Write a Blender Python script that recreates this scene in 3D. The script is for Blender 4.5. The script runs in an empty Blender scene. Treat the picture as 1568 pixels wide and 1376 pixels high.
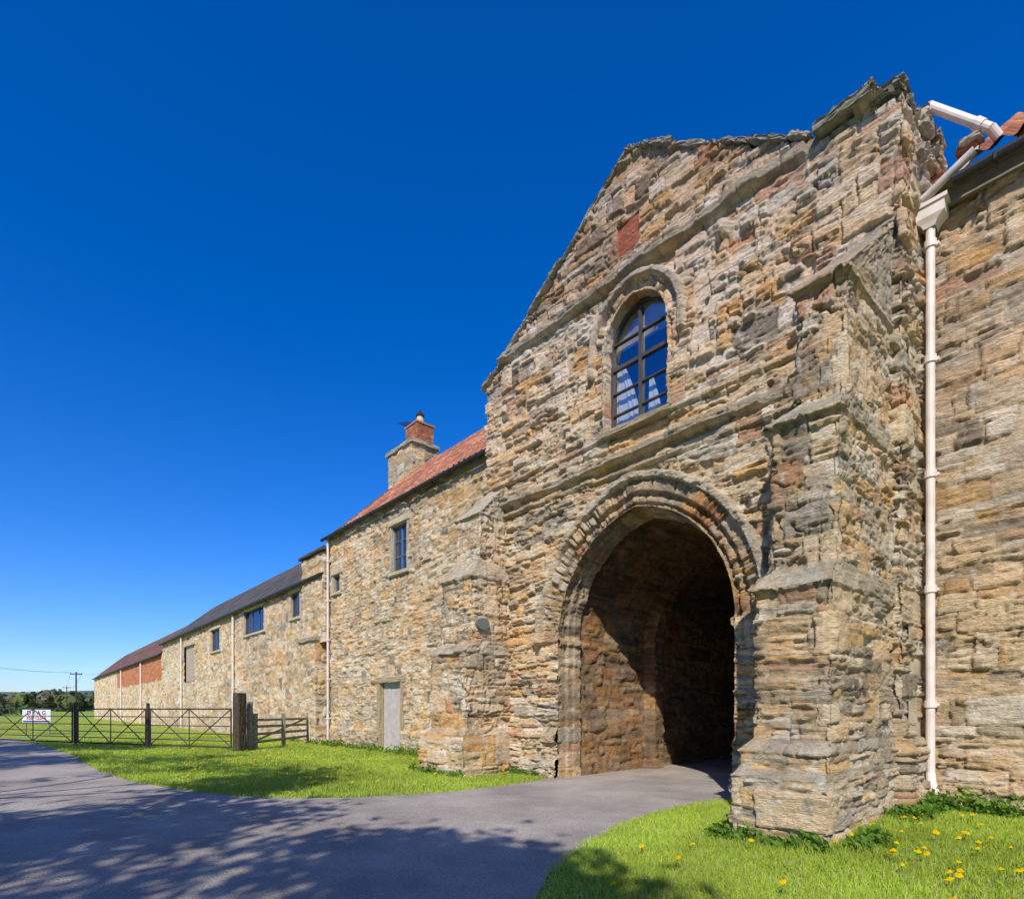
import bpy, math, numpy as np, random
from mathutils import Vector, Matrix
random.seed(3)
scene=bpy.context.scene
# ------------------------------------------------------------------ noise
def hsh(a,b,seed=0):
    a=np.asarray(a).astype(np.int64); b=np.asarray(b).astype(np.int64)
    n=(a*374761393+b*668265263+seed*1442695041)&0xffffffff
    n=((n^(n>>13))*1274126177)&0xffffffff
    n=((n^(n>>15))*2246822519)&0xffffffff
    n=n^(n>>16)
    return n.astype(np.float64)/4294967295.0
def vn(x,y,seed=0):
    x=np.asarray(x,float);y=np.asarray(y,float)
    ix=np.floor(x);iy=np.floor(y);fx=x-ix;fy=y-iy
    fx=fx*fx*(3-2*fx);fy=fy*fy*(3-2*fy)
    a=hsh(ix,iy,seed);b=hsh(ix+1,iy,seed);c=hsh(ix,iy+1,seed);d=hsh(ix+1,iy+1,seed)
    return (a*(1-fx)+b*fx)*(1-fy)+(c*(1-fx)+d*fx)*fy
def fbm(x,y,seed=0,o=4):
    r=0;a=.5;t=0
    for i in range(o):
        r=r+a*vn(x*2**i+i*17.3,y*2**i+i*9.1,seed+i);t+=a;a*=.5
    return r/t
def sst(a,b,x):
    t=np.clip((x-a)/(b-a),0,1);return t*t*(3-2*t)
# ------------------------------------------------------------------ mesh helpers
def mkmesh(name,V,F,mat,col=None,smooth=False,parent=None,quads=True):
    me=bpy.data.meshes.new(name)
    V=np.asarray(V,np.float32);F=np.asarray(F,np.int32)
    k=F.shape[1]
    me.vertices.add(len(V));me.vertices.foreach_set('co',V.ravel())
    me.loops.add(F.size);me.loops.foreach_set('vertex_index',F.ravel())
    me.polygons.add(len(F))
    me.polygons.foreach_set('loop_start',np.arange(0,F.size,k,dtype=np.int32))
    me.polygons.foreach_set('loop_total',np.full(len(F),k,np.int32))
    me.polygons.foreach_set('use_smooth',np.full(len(F),smooth,bool))
    me.update(calc_edges=True);me.validate()
    if col is not None:
        ca=me.color_attributes.new('Col','FLOAT_COLOR','POINT')
        c=np.ones((len(V),4),np.float32);c[:,:3]=col
        ca.data.foreach_set('color',c.ravel())
    me.materials.append(mat)
    ob=bpy.data.objects.new(name,me);scene.collection.objects.link(ob)
    if parent: ob.parent=parent
    return ob
def empty(name):
    e=bpy.data.objects.new(name,None);scene.collection.objects.link(e);return e
class MB:
    def __init__(s): s.v=[];s.f=[];s.n=0;s.c=[]
    def add(s,V,F,c=(1,1,1)):
        V=np.asarray(V,float).reshape(-1,3)
        s.v.append(V);s.f+= [tuple(i+s.n for i in f) for f in F]
        s.c.append(np.tile(np.array(c,float),(len(V),1)) if np.ndim(c)==1 else c);s.n+=len(V)
    def box(s,x0,x1,y0,y1,z0,z1,c=(1,1,1)):
        V=[(x,y,z) for x in (x0,x1) for y in (y0,y1) for z in (z0,z1)]
        s.add(V,[(0,1,3,2),(4,6,7,5),(0,4,5,1),(2,3,7,6),(0,2,6,4),(1,5,7,3)],c)
    def tube(s,a,b,r,r2=None,n=10,c=(1,1,1),caps=True):
        a=Vector(a);b=Vector(b);r2=r if r2 is None else r2
        d=(b-a).normalized();u=d.orthogonal().normalized();w=d.cross(u)
        V=[];F=[]
        for i in range(n):
            t=2*math.pi*i/n;o=u*math.cos(t)+w*math.sin(t)
            V.append(a+o*r);V.append(b+o*r2)
        for i in range(n):
            j=(i+1)%n;F.append((2*i,2*j,2*j+1,2*i+1))
        if caps:
            F.append(tuple(2*i for i in range(n))[::-1]);F.append(tuple(2*i+1 for i in range(n)))
        s.add([tuple(v) for v in V],F,c)
    def block(s,cx,cy,cz,dx,dy,dz,c=(.3,.28,.24),rot=0,jit=.012,seed=0,n=5,axis='Y'):
        g=np.linspace(-.5,.5,n+1);V=[];F=[];idx={}
        def vid(i,j,k):
            if (i,j,k) not in idx: idx[(i,j,k)]=len(V);V.append((g[i],g[j],g[k]))
            return idx[(i,j,k)]
        for i in range(n):
            for j in range(n):
                for q in (0,n):
                    F.append((vid(q,i,j),vid(q,i+1,j),vid(q,i+1,j+1),vid(q,i,j+1)))
                    F.append((vid(i,q,j),vid(i+1,q,j),vid(i+1,q,j+1),vid(i,q,j+1)))
                    F.append((vid(i,j,q),vid(i+1,j,q),vid(i+1,j+1,q),vid(i,j+1,q)))
        V=np.array(V)
        ed=(np.abs(V)>.49).sum(1)
        V=V*np.array([dx,dy,dz])
        V*= (1-.012/np.array([dx,dy,dz])*(ed[:,None]>=2)*1.5)
        J=np.stack([hsh(V[:,0]*1000+a*7,V[:,1]*1000+V[:,2]*777,seed+a) for a in range(3)],1)-.5
        V+=J*2*jit
        ca,sa=math.cos(rot),math.sin(rot)
        if axis=='Y': V=np.stack([V[:,0]*ca-V[:,2]*sa,V[:,1],V[:,0]*sa+V[:,2]*ca],1)
        else: V=np.stack([V[:,0]*ca-V[:,1]*sa,V[:,0]*sa+V[:,1]*ca,V[:,2]],1)
        V+=np.array([cx,cy,cz])
        cc=np.array(c)*(.8+.4*hsh(np.arange(len(V)),V[:,0]*50,seed+9))[:,None]
        s.add(V,F,cc)
    def obj(s,name,mat,parent=None,smooth=False,usecol=True):
        me=bpy.data.meshes.new(name)
        V=np.concatenate(s.v);me.from_pydata(V.tolist(),[],s.f);me.update()
        if usecol:
            ca=me.color_attributes.new('Col','FLOAT_COLOR','POINT')
            c=np.ones((len(V),4),np.float32);c[:,:3]=np.concatenate(s.c);ca.data.foreach_set('color',c.ravel())
        if smooth: me.polygons.foreach_set('use_smooth',np.ones(len(me.polygons),bool))
        me.materials.append(mat)
        ob=bpy.data.objects.new(name,me);scene.collection.objects.link(ob)
        if parent: ob.parent=parent
        return ob
# ------------------------------------------------------------------ materials
def newmat(name):
    m=bpy.data.materials.new(name);m.use_nodes=True
    nt=m.node_tree;b=nt.nodes['Principled BSDF'];return m,nt,b
def simple(name,col,rough=.6,spec=.3,metal=0,noise=0,nscale=8,bump=0):
    m,nt,b=newmat(name)
    b.inputs['Base Color'].default_value=(*col,1);b.inputs['Roughness'].default_value=rough
    b.inputs['Specular IOR Level'].default_value=spec;b.inputs['Metallic'].default_value=metal
    tc=nt.nodes.new('ShaderNodeTexCoord')
    n=nt.nodes.new('ShaderNodeTexNoise');n.inputs['Scale'].default_value=nscale;n.inputs['Detail'].default_value=6
    nt.links.new(tc.outputs['Object'],n.inputs['Vector'])
    if noise:
        r=nt.nodes.new('ShaderNodeMapRange');r.inputs['From Min'].default_value=.3;r.inputs['From Max'].default_value=.7
        r.inputs['To Min'].default_value=1-noise;r.inputs['To Max'].default_value=1+noise
        nt.links.new(n.outputs['Fac'],r.inputs['Value'])
        v=nt.nodes.new('ShaderNodeVectorMath');v.operation='SCALE';v.inputs[0].default_value=col
        nt.links.new(r.outputs[0],v.inputs['Scale']);nt.links.new(v.outputs[0],b.inputs['Base Color'])
    if bump:
        bp=nt.nodes.new('ShaderNodeBump');bp.inputs['Strength'].default_value=bump;bp.inputs['Distance'].default_value=.01
        nt.links.new(n.outputs['Fac'],bp.inputs['Height']);nt.links.new(bp.outputs[0],b.inputs['Normal'])
    return m
def attrmat(name,nscale=25,lo=.7,hi=1.25,bump=.5,dist=.02,stretch=4,rough=.92,spec=.15):
    m,nt,b=newmat(name);L=nt.links.new
    b.inputs['Roughness'].default_value=rough;b.inputs['Specular IOR Level'].default_value=spec
    at=nt.nodes.new('ShaderNodeAttribute');at.attribute_name='Col'
    tc=nt.nodes.new('ShaderNodeTexCoord')
    mp=nt.nodes.new('ShaderNodeMapping');mp.inputs['Scale'].default_value=(1,1,stretch)
    L(tc.outputs['Object'],mp.inputs['Vector'])
    n1=nt.nodes.new('ShaderNodeTexNoise');n1.inputs['Scale'].default_value=nscale;n1.inputs['Detail'].default_value=9;n1.inputs['Roughness'].default_value=.7
    L(tc.outputs['Object'],n1.inputs['Vector'])
    n2=nt.nodes.new('ShaderNodeTexNoise');n2.inputs['Scale'].default_value=nscale*.35;n2.inputs['Detail'].default_value=9;n2.inputs['Roughness'].default_value=.72
    L(mp.outputs[0],n2.inputs['Vector'])
    ad=nt.nodes.new('ShaderNodeMath');ad.operation='ADD';L(n1.outputs['Fac'],ad.inputs[0]);L(n2.outputs['Fac'],ad.inputs[1])
    r=nt.nodes.new('ShaderNodeMapRange');r.inputs['From Min'].default_value=.75;r.inputs['From Max'].default_value=1.25
    r.inputs['To Min'].default_value=lo;r.inputs['To Max'].default_value=hi;L(ad.outputs[0],r.inputs['Value'])
    v=nt.nodes.new('ShaderNodeVectorMath');v.operation='SCALE';L(at.outputs['Color'],v.inputs[0]);L(r.outputs[0],v.inputs['Scale'])
    L(v.outputs[0],b.inputs['Base Color'])
    bp=nt.nodes.new('ShaderNodeBump');bp.inputs['Strength'].default_value=bump;bp.inputs['Distance'].default_value=dist
    L(ad.outputs[0],bp.inputs['Height']);L(bp.outputs[0],b.inputs['Normal'])
    return m
STONE=attrmat('weathered_sandstone',24,.70,1.24,1.0,.05,5)
TILE=attrmat('roof_tile',14,.7,1.25,.4,.01,1,.85,.2)
LEAF,nt,b=newmat('leaf')
at=nt.nodes.new('ShaderNodeAttribute');at.attribute_name='Col'
tr=nt.nodes.new('ShaderNodeBsdfTranslucent');df=nt.nodes.new('ShaderNodeBsdfDiffuse');mx=nt.nodes.new('ShaderNodeMixShader');mx.inputs[0].default_value=.45
nt.links.new(at.outputs['Color'],tr.inputs['Color']);nt.links.new(at.outputs['Color'],df.inputs['Color'])
nt.links.new(df.outputs[0],mx.inputs[1]);nt.links.new(tr.outputs[0],mx.inputs[2]);nt.links.new(mx.outputs[0],nt.nodes['Material Output'].inputs['Surface'])
DARK=simple('dark_interior',(.012,.012,.014),.9,.1)
FRAME=simple('window_frame_paint',(.07,.055,.05),.5,.4,noise=.2)
PIPE=simple('pipe_paint',(.70,.60,.53),.45,.4,noise=.12,nscale=6)
LEAD=simple('lead_flashing',(.55,.47,.44),.6,.3,noise=.2,nscale=9)
GUTTER=simple('black_gutter',(.025,.024,.026),.5,.4)
WOOD=simple('weathered_timber',(.075,.055,.04),.9,.1,noise=.4,nscale=12,bump=.6)
GREYWOOD=simple('grey_timber',(.25,.22,.17),.9,.1,noise=.4,nscale=12,bump=.6)
METAL=simple('rusty_gate_metal',(.06,.045,.04),.6,.4,metal=.3,noise=.4,nscale=20)
DOOR=simple('door_paint',(.5,.43,.39),.6,.3,noise=.15,nscale=5)
CURT=simple('curtain_cloth',(.62,.63,.66),.9,.1)
PLAINST=simple('rubble_plain',(.45,.37,.25),.95,.1,noise=.4,nscale=2.5,bump=1)
GLASS,nt,b=newmat('window_glass')
g=nt.nodes.new('ShaderNodeBsdfGlossy');g.inputs['Roughness'].default_value=.03;g.inputs['Color'].default_value=(.75,.85,1,1)
t=nt.nodes.new('ShaderNodeBsdfTransparent');t.inputs['Color'].default_value=(.88,.92,.94,1)
mx=nt.nodes.new('ShaderNodeMixShader');mx.inputs[0].default_value=.3
gtc=nt.nodes.new('ShaderNodeTexCoord');gn=nt.nodes.new('ShaderNodeTexNoise');gn.inputs['Scale'].default_value=1.6;nt.links.new(gtc.outputs['Object'],gn.inputs['Vector'])
gb=nt.nodes.new('ShaderNodeBump');gb.inputs['Distance'].default_value=.02;gb.inputs['Strength'].default_value=.5;nt.links.new(gn.outputs['Fac'],gb.inputs['Height']);nt.links.new(gb.outputs[0],g.inputs['Normal'])
nt.links.new(t.outputs[0],mx.inputs[1]);nt.links.new(g.outputs[0],mx.inputs[2]);nt.links.new(mx.outputs[0],nt.nodes['Material Output'].inputs['Surface'])
# ------------------------------------------------------------------ masonry
#               buff           ochre          grey-buff      cream          rust           brown-grey     dark           light buff
PAL=np.array([(.68,.495,.29),(.67,.42,.18),(.48,.405,.315),(.80,.68,.525),(.52,.29,.17),(.44,.345,.235),(.25,.205,.16),(.75,.585,.39)])
def style(**k):
    d=dict(seed=1,h=(.09,.24),w=(.25,.6),var=.04,rough=.02,lam=.03,mort=.035,e=.02,wob=.16,
           wa=(3,1.6,1,1.6,.5,.8,.3,2.4),wb=(2,1,2,3,.6,1,.5,1.5),pb=.4,stain=.35,mcol=(.50,.40,.26),big=.25,split=.35,gain=1.,crev=.5,dk=.35)
    d.update(k);return d
def stones(S,T,st):
    sd=st['seed'];rng=np.random.RandomState(sd)
    Tw=T+st['wob']*(fbm(S*.45,T*.35,sd,3)-.5)*2+.035*(vn(S*5,T*6,sd+3)-.5)
    Sw=S+.06*(vn(S*4,T*7,sd+4)-.5)
    n=int((Tw.max()-Tw.min()+3)/st['h'][0])+6
    hs=st['h'][0]+(st['h'][1]-st['h'][0])*rng.rand(n)**1.5
    tb=np.cumsum(hs)+Tw.min()-1
    c=np.clip(np.searchsorted(tb,Tw)-1,0,n-3)
    wcs=rng.uniform(st['w'][0],st['w'][1],n);off=rng.rand(n)*50
    def cells(cc,w,sd2,J=.36):
        x=Sw/w[cc]+off[cc]
        k=np.floor(x);jl=(hsh(k,cc,sd2)-.5)*2*J;b0=k+jl
        k=np.where(x<b0,k-1,k)
        b0=k+(hsh(k,cc,sd2)-.5)*2*J;b1=k+1+(hsh(k+1,cc,sd2)-.5)*2*J
        k2=np.where(x>=b1,k+1,k)
        b0=k2+(hsh(k2,cc,sd2)-.5)*2*J;b1=k2+1+(hsh(k2+1,cc,sd2)-.5)*2*J
        return k2,np.minimum(x-b0,b1-x)*w[cc]
    k,ds=cells(c,wcs,sd+11)
    dt=np.minimum(Tw-tb[c],tb[c+1]-Tw)
    fr=(Tw-tb[c])/(tb[c+1]-tb[c])
    sp=(hsh(k,c,sd+12)<st['split'])&((tb[c+1]-tb[c])>.13)
    f0=.35+.3*hsh(k,c,sd+13)
    dsp=np.abs(fr-f0)*(tb[c+1]-tb[c])
    dt=np.where(sp,np.minimum(dt,dsp),dt)
    sub=np.where(sp&(fr>f0),1,0)
    c2=(c//2)*2
    k2,ds2=cells(c2,wcs*1.05,sd+21)
    isb=hsh(k2,c2,sd+22)<st['big']
    t0=tb[c2];t1=tb[np.minimum(c2+2,n-1)]
    dtb=np.minimum(Tw-t0,t1-Tw)
    d=np.where(isb,np.minimum(ds2,dtb),np.minimum(np.minimum(ds,dt),ds2+.002))
    ia=np.where(isb,k2*7+1,k*3+sub);ib=np.where(isb,c2*5+3,c*2+sub)
    return d,ia,ib
def hueclip(c,mx=.86):
    m=np.maximum(c.max(-1,keepdims=True),1e-6)
    return np.clip(c*np.minimum(1,mx/m),0,1)
def masonry(S,T,st,P=None):
    sd=st['seed'];d,ia,ib=stones(S,T,st)
    H=lambda q:hsh(ia,ib,sd+100+q)
    nz=fbm(S*7,T*12,sd+5,4)
    d=d+(nz-.5)*.022
    e=st['e']*(.6+.9*H(0))
    pr=sst(0,1,d/e)
    Tl=T+.03*(vn(S*3,T*3,sd+61)-.5)
    lamn=vn(S*2.6+H(1)*40,Tl*24+H(2)*9,sd+6)*.55+vn(S*7+H(1)*40,Tl*48,sd+7)*.45
    lams=sst(.45,.85,H(3))
    ero=sst(.5,.7,fbm(S*2.6+H(4)*3,T*4.2,sd+8,3))*sst(.5,.8,H(5))
    h=pr*((H(6)-.5)*2*st['var']+st['rough']*(nz-.5)*2+st['lam']*lams*(lamn-.6)*2-ero*.04*st['var']/.05)-st['mort']*(1-pr)
    f2=fbm(S*2,T*2,sd+63,3)
    cv=np.abs(vn(S*1.7+H(1)*9,T*13+f2*3,sd+64)-.5)
    cvm=sst(.07,.015,cv)*sst(.48,.64,vn(S*1.2,T*1.5,sd+65))*st['crev']
    cv2=np.abs(vn(S*3.7+H(2)*9,T*30+f2*5,sd+66)-.5)
    cvm2=sst(.09,.02,cv2)*sst(.5,.62,vn(S*2.2,T*2.5,sd+67))*st['crev']
    h=h-cvm*.042-cvm2*.015
    pock=sst(.86,.9,H(7))*sst(.0,.06,d)
    h=h-pock*.04*st['var']/.05*(.4+nz)
    wa=np.cumsum(np.array(st['wa'],float));wa/=wa[-1]
    wb=np.cumsum(np.array(st['wb'],float));wb/=wb[-1]
    q=H(8)
    pb=st['pb'](S,T,P) if callable(st['pb']) else st['pb']
    pick=H(9)<pb
    idx=np.where(pick,np.searchsorted(wb,q),np.searchsorted(wa,q))
    col=PAL[np.clip(idx,0,7)]
    mean=np.array([.66,.51,.33]);col=col*.86+mean*.14
    col=col*(.84+.32*H(10))[...,None]*(.74+.52*fbm(S*3,T*5,sd+15,4))[...,None]
    irn=sst(.5,.7,fbm(S*1.1,T*2.2,sd+30,4))*.65
    col=col*(1-irn[...,None])+irn[...,None]*col*np.array([1.08,.84,.56])
    col=col*(1-.26*(lams*sst(.62,.2,lamn))[...,None])
    col=col*(1-.35*np.clip(cvm,0,1)[...,None])
    m=(1-sst(.1,.8,d/e))[...,None]*.8
    mc=np.array(st['mcol'])*(.7+.5*nz)[...,None]
    col=col*(1-m)+mc*m
    s=(sst(.51,.67,fbm(S*.8,T*1.1,sd+17,5))*st['stain']*(.4+.8*vn(S*9,T*9,sd+18)))[...,None]
    s=np.clip(s,0,.8)
    col=col*(1-s)+np.array([.225,.19,.145])*s
    li=(sst(.68,.74,fbm(S*6,T*6,sd+19,4))*.5)[...,None]
    col=col*(1-li)+np.array([.72,.65,.53])*li
    dk=(sst(.66,.74,fbm(S*7+31,T*10,sd+71,4))*st['dk'])[...,None]
    col=col*(1-dk)+np.array([.18,.15,.115])*dk
    return h,hueclip(col*st['gain']),d
def gridfaces(ni,nj,keep=None):
    i,j=np.meshgrid(np.arange(ni-1),np.arange(nj-1),indexing='ij')
    a=i*nj+j
    F=np.stack([a,a+nj,a+nj+1,a+1],-1)
    if keep is not None: F=F[keep]
    return F.reshape(-1,4)
def patch(name,P,S,T,st,parent,extra=None,hole=None,flip=1,regions=(),mat=None,remap=None):
    ds=np.gradient(P,axis=0);dt=np.gradient(P,axis=1)
    N=np.cross(ds,dt);N/=np.maximum(np.linalg.norm(N,axis=-1,keepdims=True),1e-9);N*=flip
    S2,T2=(S,T) if remap is None else remap(S,T,P)
    h,col,d=masonry(S2,T2,st,P)
    for mf,s2,off in regions:
        m=mf(P)
        hh,cc,_=masonry(S,T,s2,P)
        h=np.where(m,hh+off,h);col=np.where(m[...,None],cc,col)
    if extra is not None: h,col=extra(S,T,P,h,col)
    Q=P+N*h[...,None]
    keep=None
    if hole is not None:
        hm=hole(P)
        keep=~(hm[:-1,:-1]|hm[1:,:-1]|hm[:-1,1:]|hm[1:,1:])
    return mkmesh(name,Q.reshape(-1,3),gridfaces(*S.shape,keep),mat or STONE,hueclip(col).reshape(-1,3),True,parent)
def pathpatch(name,pts,z0,z1,step,st,parent,tstep=None,**k):
    pts=np.array(pts,float);L=np.r_[0,np.cumsum(np.linalg.norm(np.diff(pts,axis=0),axis=1))]
    s=np.linspace(0,L[-1],int(L[-1]/step)+2);t=np.linspace(z0,z1,int((z1-z0)/(tstep or step))+2)
    X=np.interp(s,L,pts[:,0]);Y=np.interp(s,L,pts[:,1])
    S,T=np.meshgrid(s,t,indexing='ij')
    P=np.stack([np.repeat(X[:,None],len(t),1),np.repeat(Y[:,None],len(t),1),T],-1)
    return patch(name,P,S,T,st,parent,**k)
def bump1(x,w): return sst(1,0.55,np.abs(x)/w)
def G(x,y):
    x=np.asarray(x,float);y=np.asarray(y,float)
    return .22+.13*sst(-3.6,-2.2,x)*np.exp(-((y-7.6)/2.2)**2)
FY=8.13; RY=9.1
# ------------------------------------------------------------------ GATEHOUSE
gate=empty('gatehouse')
CX,W,R,SPR=-5.94,1.83,2.17,3.0
def archd(P,cx,w,R,spr):
    x=P[...,0];z=P[...,2]
    cl=cx-w+R;cr=cx+w-R
    up=np.maximum(np.hypot(x-cl,z-spr),np.hypot(x-cr,z-spr))-R
    return np.where(z>spr,up,np.abs(x-cx)-w)
WCX,WW,WR,WSP,WB=-5.93,.66,.74,8.12,6.62
def topz(x):
    return np.interp(x,[-10.2,-9.7,-9.35,-7.8,-6.3,-6.1,-5.6,-3.1,-2.9,-2.88,-2.3,-2.28,-1.9],[8.95,9.1,9.42,10.38,11.34,11.5,11.22,9.42,9.36,9.26,9.28,9.30,9.15])
def front_hole(P):
    x,y,z=P[...,0],P[...,1],P[...,2]
    a=(archd(P,CX,W,R,SPR)<-.01)
    w=(archd(P,WCX,WW,WR,WSP)<-.01)&(z>WB)
    jag=.04*(vn(x*3.1,z*0+3,77)-.5)+.04*(hsh(np.floor(x*2.7),0,5)-.5)
    fr=y<FY+.03
    top=np.where(fr,topz(x)+jag,np.interp(y,[FY,8.6,9.3,10.6],[9.15,9.3,9.7,9.85])+.25*(hsh(np.floor(y*5),0,8)-.5)*sst(8.2,8.5,y))
    return ((a|w)&fr)|(z>top)
def front_extra(S,T,P,h,col):
    x,y,z=P[...,0],P[...,1],P[...,2]
    fr=(y<FY+.03)*sst(-1.97,-2.02,x)
    n=fbm(x*1.3,z*.3,41,4)
    def band(zc,w,a,c=(.34,.295,.21),k=.72):
        nonlocal h,col
        zz=z+.04*(vn(x*.8,0*x,int(zc*10))-.5)+.015*(vn(x*4,z*0,3)-.5)
        am=a*np.clip(.45+1.3*(n-.3),.15,1.1)*(hsh(np.floor(x/.62+3),0*x,int(zc*7))>.1)
        b=bump1(zz-zc,w)*fr
        und=bump1(zz-zc+w*1.3,w*.5)*fr
        jt=sst(.02,.0,np.abs((x/.62)%1-.5)*.62)
        h=h*(1-.5*b)+b*am-und*.03-b*jt*.03
        cc=np.array(c)*(.6+.9*fbm(x*3,z*6,22,4))[...,None]
        b3=(b*k)[...,None];col=col*(1-b3)+cc*b3
    band(6.1,.10,.17);band(5.83,.05,.06,(.42,.34,.22),.5)
    band(9.32,.11,.2,(.27,.24,.175))
    band(6.56,.05,.06,(.42,.34,.22),.4)
    pl=sst(1.22,1.05,z);h=h+pl*.09
    pl=sst(.62,.55,z);h=h+pl*.06
    d=archd(P,CX,W,R,SPR)
    b=bump1(d-.52,.085)*(z>SPR-.05)*fr
    am=np.clip(.5+1.2*(fbm(x*2,z*2,61,3)-.35),.2,1)
    h=h*(1-.5*b)+b*.15*am
    cc=np.array((.56,.48,.36))*(.6+.8*fbm(x*4,z*4,23,4))[...,None];b3=(b*.75)[...,None];col=col*(1-b3)+cc*b3
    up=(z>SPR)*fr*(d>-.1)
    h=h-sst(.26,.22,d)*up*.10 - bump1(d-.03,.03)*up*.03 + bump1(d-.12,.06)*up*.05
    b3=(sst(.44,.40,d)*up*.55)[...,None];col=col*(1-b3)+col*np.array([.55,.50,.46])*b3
    d=archd(P,WCX,WW,WR,WSP)
    b=bump1(d-.29,.075)*(z>WSP-.35)*fr
    h=h*(1-.6*b)+b*.12
    cc=np.array((.50,.42,.31))*(.55+.9*fbm(x*4,z*4,24,4))[...,None];b3=(b*.8)[...,None];col=col*(1-b3)+cc*b3
    r=np.hypot((x+4.27)/.17,(z-8.92)/.21)
    h=h+sst(1,.2,r)*.2*(.7+.6*vn(x*12,z*12,9));
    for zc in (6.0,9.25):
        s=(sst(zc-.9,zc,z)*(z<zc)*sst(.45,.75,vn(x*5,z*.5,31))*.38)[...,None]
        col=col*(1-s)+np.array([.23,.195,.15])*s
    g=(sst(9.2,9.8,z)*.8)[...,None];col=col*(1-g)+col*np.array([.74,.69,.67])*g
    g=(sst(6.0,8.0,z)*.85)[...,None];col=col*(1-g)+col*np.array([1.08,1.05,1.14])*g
    return h,col
def front_remap(S,T,P):
    d=archd(P,CX,W,R,SPR);x,z=P[...,0],P[...,2]
    m=(d<.44)&(z>SPR)&(P[...,1]<FY+.02)
    cl=np.where(x<CX,CX-W+R,CX+W-R)
    ang=np.arctan2(z-SPR,x-cl)*R*1.0
    d2=archd(P,WCX,WW,WR,WSP);m2=(d2<.22)&(z>WSP)&(P[...,1]<FY+.02)
    cl2=np.where(x<WCX,WCX-WW+WR,WCX+WW-WR);ang2=np.arctan2(z-WSP,x-cl2)*WR
    S2=np.where(m,d*.5+100.15,S);T2=np.where(m,ang+14+(d>.24)*.09,T)
    S2=np.where(m2,d2+130.1,S2);T2=np.where(m2,ang2+24,T2)
    return S2,T2
def pbf(S,T,P):
    return np.clip(.15+.75*sst(4.5,7.5,P[...,2])+.15*sst(-7,-3,P[...,0]),0,1)
st_front=style(seed=5,h=(.08,.26),w=(.25,.8),var=.046,rough=.027,lam=.06,mort=.043,pb=pbf,crev=1.25,dk=.55,
    wa=(4,2.4,1.1,1.2,.7,1,.5,3),wb=(2.4,1.0,1.4,5,.7,.7,.5,2.6),stain=.5,wob=.13,gain=1.22)
st_brick=style(seed=8,h=(.07,.076),w=(.2,.24),var=.008,rough=.01,lam=0,mort=.01,e=.01,wob=0,wa=(0,0,0,0,1,0,0,0),wb=(0,0,0,0,1,0,0,0),stain=.1,big=0,split=0,gain=1.1,mcol=(.4,.35,.3),crev=0)
brm=lambda P:(P[...,0]>-6.33)&(P[...,0]<-5.85)&(P[...,2]>9.72)&(P[...,2]<10.3)&(P[...,1]<FY+.02)
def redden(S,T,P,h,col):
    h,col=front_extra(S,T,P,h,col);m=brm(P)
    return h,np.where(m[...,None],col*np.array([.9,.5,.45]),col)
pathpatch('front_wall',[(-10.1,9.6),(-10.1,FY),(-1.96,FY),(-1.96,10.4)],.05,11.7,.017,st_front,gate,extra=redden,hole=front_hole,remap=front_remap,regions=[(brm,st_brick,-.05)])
def arch_grid(name,cx,w,R,spr,zb,prof,step,st,parent,pstep=None,imp=0,extra=None):
    prof=np.array(prof,float);L=np.r_[0,np.cumsum(np.linalg.norm(np.diff(prof,axis=0),axis=1))]
    t=np.linspace(0,L[-1],int(L[-1]/(pstep or step))+2)
    ins=np.interp(t,L,prof[:,0]);yy=np.interp(t,L,prof[:,1])
    nj=int((spr-zb)/step)+1;na=int(R*1.45/step)+1
    rows=[];ss=[]
    for tau in np.linspace(0,1,nj,endpoint=False):
        z=zb+(spr-zb)*tau
        im=ins+imp*bump1(np.array(z-(spr-.06)),.1)
        rows.append(np.stack([cx-w+im,yy,np.full_like(yy,z)],-1));ss.append(z-zb)
    for f in np.linspace(0,1,na):
        Ri=R-ins;am=np.arccos(np.clip((w-R)/Ri,-1,1));a=math.pi-f*(math.pi-am)
        rows.append(np.stack([cx-w+R+Ri*np.cos(a),yy,spr+Ri*np.sin(a)],-1));ss.append(spr-zb+f*R*1.45)
    rows2=[np.stack([2*cx-r[:,0],r[:,1],r[:,2]],-1) for r in rows[::-1]][1:]
    Lh=ss[-1];ss2=[2*Lh-q for q in ss[::-1]][1:]
    P=np.array(rows+rows2);s=np.array(ss+ss2)
    T,S=np.meshgrid(s,t,indexing='ij')
    return patch(name,P,S+7,T,st,parent,flip=-1,extra=extra)
st_arch=style(seed=12,h=(.16,.34),w=(.9,1.4),var=.015,rough=.025,lam=.02,mort=.025,e=.02,wob=.01,wa=(3,2,1,1,.5,1,.6,2),wb=(3,2,1,1,.5,1,.6,2),stain=.6,big=0,split=.0,gain=.85,crev=.4)
arch_grid('arch_orders',CX,W,R,SPR,.1,[(-.03,FY+.04),(0,FY+.0),(.0,8.34),(.04,8.36),(.05,8.38),(.05,8.5),(.08,8.53),(.09,8.70)],.03,st_arch,gate,pstep=.02,imp=.06)
st_in=style(seed=15,h=(.12,.26),w=(.3,.7),var=.025,rough=.03,stain=.6,mort=.03,wob=.05,wa=(3,2.5,1,.4,1.2,.8,.5,1.0),wb=(3,2.5,1,.4,1.2,.8,.5,1.0),gain=.66,mcol=(.36,.27,.17))  # lowered gain paints the passage's shade into its stone
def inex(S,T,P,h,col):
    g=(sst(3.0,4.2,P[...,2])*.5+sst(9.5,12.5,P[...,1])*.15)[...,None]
    return h,col*np.array([1.04,.91,.79])*(1-g)   # shade painted into the colour, deeper up the vault and farther in
arch_grid('passage_vault',CX,W,R,SPR,.1,[(.085,8.68),(.03,8.72),(.03,11.0),(.30,11.03),(.30,11.4),(.03,11.43),(.03,17.2)],.045,st_in,gate,extra=inex)
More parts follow.
